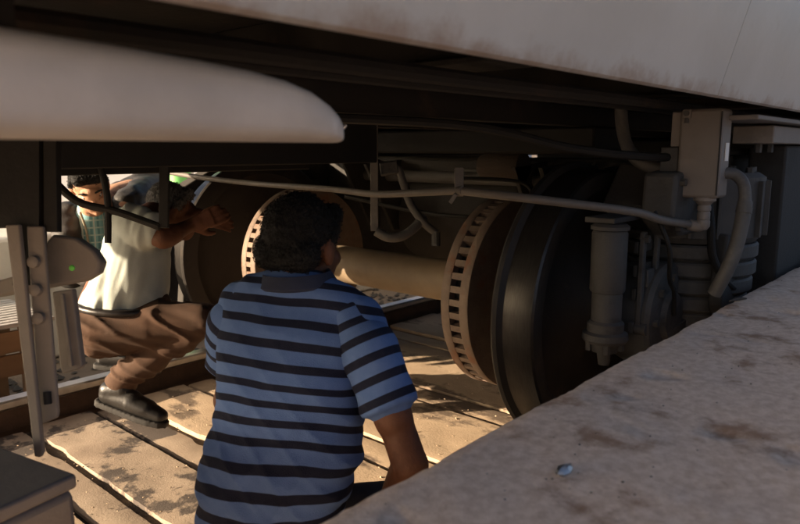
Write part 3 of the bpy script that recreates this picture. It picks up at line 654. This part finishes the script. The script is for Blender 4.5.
def fold1(v):
    q = v-m1.location
    f = noise.noise(Vector((q.dot(RT)*6, q.dot(LK)*4, q.z*16+q.dot(RT)*5)))*.005+noise.noise(q*9+Vector((3,1,2)))*.006
    low = max(0, min(1, (.62-v.z)/.35))
    f += noise.noise(Vector((q.dot(RT)*5+1, 2, q.z*30+q.dot(RT)*12)))*.008*low
    # slanting creases where the cloth is pulled round the waist and under the arm
    u, z_ = q.dot(RT), q.z
    for k, (a_, b_, amp) in enumerate(((1.7, 26, .006), (-1.3, 22, .005), (.4, 34, .0035))):
        wv = 1-abs(noise.noise(Vector((u*3+k*7, z_*b_*.45+u*a_*7, k*3.3))))*2.2
        f += amp*max(0, wv)**2*(.35+.65*low)
    return f
sh = solid('polo_shirt', shirt, .006, 'striped_cotton', m1, 8, fold1, label='blue polo shirt with navy horizontal stripes')
# stripe coordinate: along the back for the torso, along the arm for the sleeve
at = sh.data.attributes.new('stripe', 'FLOAT', 'POINT')
rowc = [((sum(rg, Vector())/len(rg)), (rg[0]-rg[14]).normalized()) for rg in rings]
cum = [0]
for i in range(1, len(rowc)): cum.append(cum[-1]+(rowc[i][0]-rowc[i-1][0]).length)
rown = []
for i, (c_, h_) in enumerate(rowc):
    nn = rowc[max(0, i-1)][0]-rowc[min(len(rowc)-1, i+1)][0]; rown.append((c_, (nn-h_*nn.dot(h_)).normalized()))
armd = (Rel-Rsh).normalized(); larm = (Lel-Lsh).normalized()
for v in sh.data.vertices:
    co = v.co+m1.location
    if True:
        fv = [(c_-co).dot(nn) for c_, nn in rown]; i = 0
        while i < len(fv)-2 and fv[i+1] >= 0: i += 1
        s = (cum[i]+(cum[i+1]-cum[i])*fv[i]/max(1e-5, fv[i]-fv[i+1]))/.0432+.30
        s += .16*noise.noise(co*6)+.05*noise.noise(co*15)
    at.data[v.index].value = s+20
cx, cy, cz = frame((LK+RT*.15).normalized(), (Vector((0,0,1))+LK*.35).normalized())
mcol = MB(); vs = []; nr = 40; cc = nk0+LK*.020+Vector((0,0,.022))
for k in range(nr):
    a = 2*math.pi*k/nr; d = cx*math.cos(a)*.074+cy*math.sin(a)*.066
    vs += [cc+d*.97+cz*.014, cc+d*1.03+cz*.016, cc+d*1.09+cz*.009, cc+d*1.24-cz*.010, cc+d*1.18-cz*.016, cc+d*.97-cz*.02]
fs = [(k*6+i, k*6+(i+1)%6, ((k+1)%nr)*6+(i+1)%6, ((k+1)%nr)*6+i) for k in range(nr) for i in range(6)]
obj('collar', mcol.add(vs, fs), 'collar_navy', sh, smooth=60)
for S_, E_, ad_, hm_, sg in ((Rsh, Rel, armd, slv, 1), (Lsh, Lel, larm, slvL, -1)):
    so = solid('sleeve', [cap(S_+LK*.034-RT*.022*sg, .050, lerp(S_,E_,.28)-RT*.006*sg, .060), cap(lerp(S_,E_,.2), .061, hm_, .058), ('pts', [hm_+ad_*h_+(ad_.orthogonal().normalized()*math.cos(k*.4)+ad_.cross(ad_.orthogonal()).normalized()*math.sin(k*.4))*.059 for k in range(16) for h_ in (-.03, .03)])], .0055, 'striped_cotton', sh, 5, fold1)
    sa = so.data.attributes.new('stripe', 'FLOAT', 'POINT')
    for v in so.data.vertices:
        co = v.co+m1.location; sa.data[v.index].value = 20+(co-S_).dot(ad_)/.0445+.15+1.2*(co-S_).dot(RT)*sg
trs = [cap(hp+LK*.12, .11, lerp(hp,kneeR,.5), .095), cap(lerp(hp,kneeR,.5), .095, kneeR, .075), cap(hp+LK*.12, .11, lerp(hp,kneeL,.5), .095), cap(lerp(hp,kneeL,.5), .095, kneeL, .075), cap(kneeR, .07, ankR, .055), cap(kneeL, .07, ankL, .055), cap(hp+LK*.09-Vector((0,0,.08)), .125, hp+LK*.14, .12)]
def foldt(v): return noise.noise(Vector((v.x*9, v.y*9, v.z*30)))*.006+noise.noise(v*8)*.006
solid('trousers', trs, .009, 'trouser_dark', m1, 6, foldt)
def shoe_ht(heel, toe, parent, s=1.0):
    d = (toe-heel).normalized(); sd_ = d.cross(Vector((0,0,1))).normalized(); u = sd_.cross(d); h = heel
    Q = lambda t, z, w_=0: h+d*t*s+u*z*s+sd_*w_*s
    up = [cap(Q(.03,.062), .034*s, Q(.075,.080), .035*s, (sd_, .9)), cap(Q(.03,.045), .032*s, Q(.12,.050), .040*s, (sd_, .95)), cap(Q(.12,.047), .040*s, Q(.175,.042), .038*s, (u, .85)), cap(Q(.175,.040), .037*s, Q(.225,.034), .030*s, (u, .8))]
    o = solid('shoe', up, .005, 'shoe', parent, 6)
    sl = [Q(t, z, w_*sg) for t, w_ in ((-.008,.014),(.004,.026),(.04,.031),(.10,.033),(.16,.041),(.20,.040),(.24,.030),(.26,.012)) for sg in (-1, 1) for z in (.0, .022)]
    so = solid('sole', [('pts', sl)], .005, 'sole', parent, 2)
    for k in range(4): obj('lace', MB().tube([Q(.10+.018*k,.086-.006*k,-.022), Q(.105+.018*k,.092-.007*k,0), Q(.10+.018*k,.086-.006*k,.022)], .003*s, 6), 'belt', o)
def shoe(ank, dirv, parent, s=1.0, z=None):
    d = Vector((dirv.x, dirv.y, 0)).normalized(); z = Z0 if z is None else z
    h = Vector((ank.x, ank.y, z+.008))-d*.05*s; shoe_ht(h, h+d*.26, parent, s)
shoe(ankR, LK+RT*.2, m1); shoe(ankL, LK-RT*.2, m1)

# --- person in the white shirt crouching by the far wheel, reaching for it
hip2 = P(104,318,2.52); m2 = thing('person', 'crouching person in white shirt and brown trousers reaching to the far wheel', 'person', Vector((1.15,2.45,Z0)))
chest2 = P(140,240,2.56); neck2 = P(152,217,2.66); hd2 = P(171,211,2.76)
look2 = (RT*.85+LK*.55-Vector((0,0,.25))).normalized()
sh2n, sh2f = P(131,222,2.44), P(154,226,2.80)
el2, wr2 = P(163,239,2.40), P(189,226,2.52)
el2f, wr2f = P(185,232,2.82), P(196,214,2.78)
kn2, an2 = P(199,322,2.46), P(117,382,2.52)
kn2f, an2f = P(205,318,2.72), P(106,345,2.86)
h2p, _ = head_prims(hd2, look2, s=.90)
bod2 = h2p+[cap(hd2-Vector((0,0,.05)), .052, neck2, .058), cap(neck2, .06, chest2, .10), cap(chest2, .11, hip2, .11), cap(sh2n, .046, el2, .036), cap(el2, .037, wr2, .025), cap(sh2f, .046, el2f, .036), cap(el2f, .036, wr2f, .025), cap(hip2, .1, kn2, .05), cap(hip2, .1, kn2f, .05), cap(kn2, .05, an2, .034), cap(kn2f, .05, an2f, .034), cap(lerp(el2,wr2,.15), .040, lerp(el2,wr2,.4), .037)]
bod2 += hand_prims(wr2, (RT*.9+LK*.35+Vector((0,0,.35))), LK-RT*.2, -1, .45)+hand_prims(wr2f, (RT*.6+LK*.3+Vector((0,0,-.2))), -LK, 1, .5)
solid('body', bod2, .0055, 'skin', m2, 4)
hair_on(hd2, look2, m2, 'hair_grey', s=.90)
def oval(c, a, b_, d): return [c+a*math.cos(2*math.pi*k/24)+b_*math.sin(2*math.pi*k/24) for k in range(24)]
rows2 = [((80,300),(165,306),2.52,.15),((91,284),(166,292),2.52,.15),((101,262),(168,272),2.53,.155),((110,240),(169,250),2.55,.165),((119,220),(168,228),2.57,.175),((127,211),(157,219),2.60,.14)]
rg2 = []
for l, r_, d, th in rows2:
    a, c = P(*l, d), P(*r_, d); mid = (a+c)/2; hx = (c-a)/2; rg2.append(oval(mid, hx, LK*th, 0))
shirt2 = [('pts', rg2[i]+rg2[i+1]) for i in range(len(rg2)-1)]
shirt2 += [cap(sh2n, .066, lerp(sh2n,el2,.30), .072), cap(lerp(sh2n,el2,.2), .068, lerp(sh2n,el2,.48), .072), cap(sh2f, .066, lerp(sh2f,el2f,.5), .068), cap(sh2n, .07, chest2, .1)]
axis2 = (neck2-hip2).normalized()
def fold2(v):
    q = v-hip2; t = q.dot(axis2); u = q.dot(RT-axis2*axis2.dot(RT))
    return noise.noise(Vector((u*28+t*7, t*5, q.dot(LK)*6)))*.011+noise.noise(Vector((u*50, t*10, 4)))*.005+noise.noise(q*10)*.008
solid('shirt', shirt2, .007, 'white_cotton', m2, 6, fold2)
bl = [P(81,297,2.52), P(166,303,2.52)]
mid = (bl[0]+bl[1])/2; hx = (bl[1]-bl[0])/2
ring = [p for p in oval(mid+Vector((0,0,-.012)), hx*1.03, LK*.158, 0)]
obj('belt', MB().tube(ring+[ring[0]], .013, 8), 'belt', m2, smooth=60)
tr2 = [cap(P(103,322,2.50), .105, P(108,330,2.62), .105), cap(P(100,330,2.45), .098, lerp(P(105,325,2.46),kn2,.5), .090), cap(lerp(P(105,325,2.46),kn2,.5), .088, kn2, .062), cap(P(110,322,2.65), .098, kn2f, .065), cap(P(120,310,2.52), .11, P(150,308,2.52), .085),
       cap(kn2, .060, lerp(kn2,an2,.5), .058), cap(lerp(kn2,an2,.5), .058, lerp(kn2,an2,.93), .052), cap(kn2f, .06, lerp(kn2f,an2f,.9), .055)]
td = (kn2-hip2).normalized()
def fold3(v):
    q = v-hip2; t = q.dot(td); rg_ = max(0, 1-2.4*abs(noise.noise(Vector((t*4.5+q.dot(LK)*2, q.z*20+t*9, 4.7)))))**2
    return rg_*.010-.004+noise.noise(Vector((t*3, q.z*30+t*11+q.dot(LK)*10, 1.5)))*.009+noise.noise(q*5)*.006
solid('trousers', tr2, .0065, 'trouser_brown', m2, 5, fold3)
obj('sock', MB().tube([lerp(kn2,an2,.88), lerp(kn2,an2,.97), an2+Vector((.0,0,-.03))], [.044,.042,.045], 20), 'sock', m2)
shoe_ht(P(98,404,2.53), P(165,427,2.50), m2, 1.08); shoe_ht(P(96,368,2.87), P(150,372,2.88), m2, 1.05)

# --- person in the jacket bending down behind the far rail
hd3 = P(90,188,3.12); m3 = thing('person', 'person in dark jacket and teal plaid shirt bending down beyond the far rail', 'person', Vector((2.0,3.75,-.34)))
look3 = (-LK*.75+RT*.45-Vector((0,0,.55))).normalized(); up3 = (Vector((0,0,1))-LK*.5).normalized()
neck3 = P(92,212,3.26); chest3 = P(92,238,3.30); hip3 = P(150,192,3.85)
shl, shr = P(66,216,3.22), P(124,202,3.36)
h3p, HL3 = head_prims(hd3, look3, up3, .98)
ell3, wrl3 = P(66,262,3.12), P(92,282,3.02); elr3, wrr3 = P(128,258,3.28), P(112,285,3.10)
ka, kb = P(140,320,3.75), P(170,320,3.95); ka.z = kb.z = .12
fa_, fb_ = Vector((ka.x+.05, ka.y+.12, -.25)), Vector((kb.x+.05, kb.y+.12, -.25))
bod3 = h3p+[cap(hd3-up3*.045, .052, neck3, .058), cap(neck3, .06, lerp(neck3,hip3,.4), .1), cap(lerp(neck3,hip3,.4), .1, hip3, .1), cap(shl, .045, ell3, .036), cap(ell3, .036, wrl3, .025), cap(shr, .045, elr3, .036), cap(elr3, .036, wrr3, .025), cap(hip3, .09, ka, .05), cap(hip3, .09, kb, .05), cap(ka, .048, fa_, .034), cap(kb, .048, fb_, .034)]
bod3 += hand_prims(wrl3, (RT*.4-LK*.5-Vector((0,0,.6))), -RT, 1, .5)+hand_prims(wrr3, (-RT*.4-LK*.5-Vector((0,0,.6))), RT, -1, .5)
solid('body', bod3, .0055, 'skin_light', m3, 3)
hair_on(hd3, look3, m3, 'hair', up3, .98)
for k in (-1, 1):
    e = HL3(.032*k, .080, .012); o = obj('eye', MB().lathe([(0,.011),(.006,.009),(.0105,.0035),(.0105,-.0035),(.006,-.009),(0,-.011)], e, 'Z', 16), 'eye', m3, smooth=80)
    obj('iris', MB().lathe([(0,.005),(.004,.003),(.005,0),(.004,-.003),(0,-.005)], e+look3.normalized()*.008, 'Z', 12), 'iris', o, smooth=80)
    obj('eyebrow', MB().tube([HL3(.014*k,.098,.036), HL3(.034*k,.096,.042), HL3(.052*k,.082,.036)], [.004,.005,.003], 8), 'hair', m3)
obj('lips', MB().tube([HL3(-.020,.098,-.046), HL3(0,.104,-.045), HL3(.020,.098,-.046)], [.003,.0048,.003], 8), 'lip', m3)
solid('shirt', [cap(neck3+Vector((0,0,.01)), .07, chest3, .105), cap(chest3, .105, lerp(chest3,hip3,.4)-Vector((0,0,.08)), .12)], .008, 'plaid_teal', m3, 4, lambda v: noise.noise(v*14)*.008)
jk = [cap(shl+FW*.02, .068, ell3, .058), cap(ell3, .058, lerp(ell3,wrl3,.85), .046), cap(shr+FW*.02, .068, elr3, .058), cap(elr3, .058, lerp(elr3,wrr3,.85), .046), cap(neck3+FW*.10, .09, hip3, .13), cap(shl+FW*.06, .075, hip3, .12), cap(shr+FW*.05, .08, hip3, .12), cap(P(64,232,3.30), .06, P(72,275,3.34), .07), cap(P(120,225,3.36), .06, P(122,275,3.40), .07), cap(P(66,212,3.24), .05, P(76,205,3.30), .03)]
def fold4(v): return noise.noise(Vector((v.x*14, v.y*14, v.z*26)))*.011+noise.noise(v*9)*.008
jo = solid('jacket', jk, .008, 'jacket', m3, 5, fold4)
obj('zip_edge', MB().tube(spline([P(80,212,3.16), P(86,230,3.18), P(90,255,3.20), P(94,275,3.22)], 5), .006, 8), 'zip', jo)
solid('trousers', [cap(hip3, .125, ka, .08), cap(hip3, .125, kb, .08), cap(ka, .075, fa_, .06), cap(kb, .075, fb_, .06)], .01, 'trouser_dark', m3, 4, foldt)
shoe(fa_, -LK, m3, 1, -.338); shoe(fb_, -LK, m3, 1, -.338)

# ------------------------------------------------------------------ loose things
gx = thing('crate', 'plain grey-brown box standing low in the near left corner', 'box', (.2,1.25,-.17))
q = [Vector((.42,1.09,.42)), Vector((.30,1.62,.42)), Vector((-.25,1.50,.42)), Vector((-.13,.97,.42))]
m = MB(); low = [Vector((p.x, p.y, -.169)) for p in q]
m.add(low+q, [(3,2,1,0),(4,5,6,7),(0,1,5,4),(1,2,6,5),(2,3,7,6),(3,0,4,7)]); obj('case', m, 'crate_card', gx, bevel=.012)
lid = [q[0]*1, q[1]*1, q[2]*1, q[3]*1]; cmid = sum(lid, Vector())/4
m = MB(); e = [cmid+(p-cmid)*1.012 for p in lid]
m.add([p+Vector((0,0,.003)) for p in e]+[p+Vector((0,0,.028)) for p in e], [(3,2,1,0),(4,5,6,7),(0,1,5,4),(1,2,6,5),(2,3,7,6),(3,0,4,7)]); obj('lid', m, 'crate_card', gx, bevel=.006)
def platform_pt(x, y):
    r = FW+RT*((x-400)/F)-UP*((y-262)/F); t = (EZ-CH)/r.z; return CAM+r*t
# crumpled bit of foil-bright metal lying on the coping
c = platform_pt(564, 473); vs = []; fs = []
m = MB()
for i in range(7):
    for k in range(8):
        a = math.pi*i/6; b_ = 2*math.pi*k/8; rr = 1+.35*noise.noise((i*1.7, k*1.3, 2))
        vs.append(c+Vector((.018*rr*math.sin(a)*math.cos(b_), .009*rr*math.sin(a)*math.sin(b_), .004+.006*rr*math.cos(a))))
fs = [(i*8+k, i*8+(k+1)%8, (i+1)*8+(k+1)%8, (i+1)*8+k) for i in range(6) for k in range(8)]
tag(obj('metal_scrap', m.add(vs, fs), 'metal_scrap', base=c, smooth=20), 'small shiny crumpled metal scrap lying on the concrete coping', 'scrap')
c = platform_pt(738, 301); m = MB()
m.tube([c+Vector((-.035,.012,.004)), c+Vector((-.01,.002,.006)), c+Vector((.02,-.004,.005)), c+Vector((.035,-.012,.003))], [.002,.005,.004,.002], 8)
tag(obj('twig', m, 'bed', base=c), 'short dark twig lying near the coping edge below the hose', 'twig')
# slatted brown bench beyond the far rail
bt = thing('bench', 'brown boarded bench with grey slatted top beyond the far rail', 'bench', (.7,3.6,-.34))
for k in range(11): obj('slat', MB().box((-.9,3.34+.055*k,.165),(1.26,3.34+.055*k+.036,.185)), 'slat_grey', bt, bevel=.003)
for k in range(2): obj('board', MB().box((-.88,3.335,-.06+.11*k),(1.24,3.36,.04+.11*k)), 'board_brown', bt, bevel=.004)
obj('board', MB().box((-.88,3.90,-.06),(1.24,3.925,.162)), 'board_brown', bt, bevel=.004)
for x in (-.8, .2, 1.12):
    for y in (3.38, 3.84): obj('leg', MB().box((x,y,-.34),(x+.07,y+.05,.163)), 'board_brown', bt, bevel=.004)
# green shed posts, and a pale wall added beyond to block low sky glow
for px, dd, r_, lb in ((180.5,6.0,.092,'thick green painted post just left of the far wheel'),(148,6.3,.038,'thin green painted post left of the thick one')):
    q_ = P(px, 186, dd); x, y = q_.x, q_.y
    t = thing('post', lb, 'post', (x,y,.45), 'green posts beyond the track')
    obj('shaft', MB().cyl((x,y,.45),(x,y,3.2),r_,r_*.97,20), 'green_paint', t); obj('foot', MB().box((x-r_*1.6,y-r_*1.6,.45),(x+r_*1.6,y+r_*1.6,.50)), 'far_paving', t, bevel=.01)
    obj('band', MB().cyl((x,y,1.3),(x,y,1.36),r_*1.12,seg=20), 'green_paint', t)
hr = thing('railing', 'pale horizontal railing behind the green posts', 'railing', (5,6.6,.45))
for z in (.80,1.12,1.44): obj('bar', MB().tube([(-6,6.6,z),(16,6.6,z)], .03, 10), 'slat_grey', hr)
for x in range(-6, 17, 2): obj('upright', MB().cyl((x,6.6,.45),(x,6.6,1.5),.03,seg=10), 'slat_grey', hr)

wl = thing('sky_block_wall', 'long low wall added behind the green posts to block low sky glow', 'wall', (3,36,-.34))  # added wall that hides the bright sky near the horizon
obj('wall_face', MB().box((-60,36,-.34),(60,36.25,2.8)), 'whitewash', wl)
for x in range(-60, 60, 6): obj('pier', MB().box((x,35.9,-.34),(x+.4,36.35,2.95)), 'far_paving', wl, bevel=.02)
obj('coping', MB().box((-60,35.93,2.802),(60,36.32,2.88)), 'far_paving', wl)
def chips(name, spots, size, material, label, cat):
    m = MB()
    for p in spots:
        k = random.uniform(.4, 1)*size; vs = []
        for i in range(6):
            a = i*math.pi/3+random.uniform(-.3,.3); vs.append(p+Vector((math.cos(a)*k*random.uniform(.6,1.2), math.sin(a)*k*random.uniform(.5,1), random.uniform(0,.25)*k)))
        vs.append(p+Vector((random.uniform(-.2,.2)*k, random.uniform(-.2,.2)*k, k*random.uniform(.4,.8)))); vs.append(p-Vector((0,0,.3*k)))
        m.add(vs, [(i, (i+1)%6, 6) for i in range(6)]+[((i+1)%6, i, 7) for i in range(6)])
    o = tag(obj(name, m, material, smooth=0, base=spots[0]), label, cat); o['kind'] = 'stuff'
chips('floor_debris', [Vector((random.uniform(.3,3), random.uniform(1.18,2.74), Z0+.003)) for _ in range(420)], .0065, 'plank', 'small chips of stone and dirt scattered over the boards', 'debris')
chips('bed_ballast', [Vector((random.uniform(-1.5,4), random.choice((random.uniform(.66,.97), random.uniform(2.96,3.2), random.uniform(2.78,2.82))), -.165)) for _ in range(900)], .026, 'rail_side', 'broken brown stones lying beside the rails', 'ballast')
chips('trench_ballast', [Vector((random.uniform(-3,7), random.uniform(3.2,4.38), -.335)) for _ in range(1800)], .035, 'bogie_grey', 'grey ballast stones in the trench beyond the far rail', 'ballast')
chips('grit', [Vector((x, y, EZ+noise.noise((x*5, y*5, 0))*.003)) for x, y in ((random.uniform(.4,3), random.uniform(-.1,.52)) for _ in range(260))], .0026, 'bed', 'dark grit specks scattered over the concrete coping', 'grit')
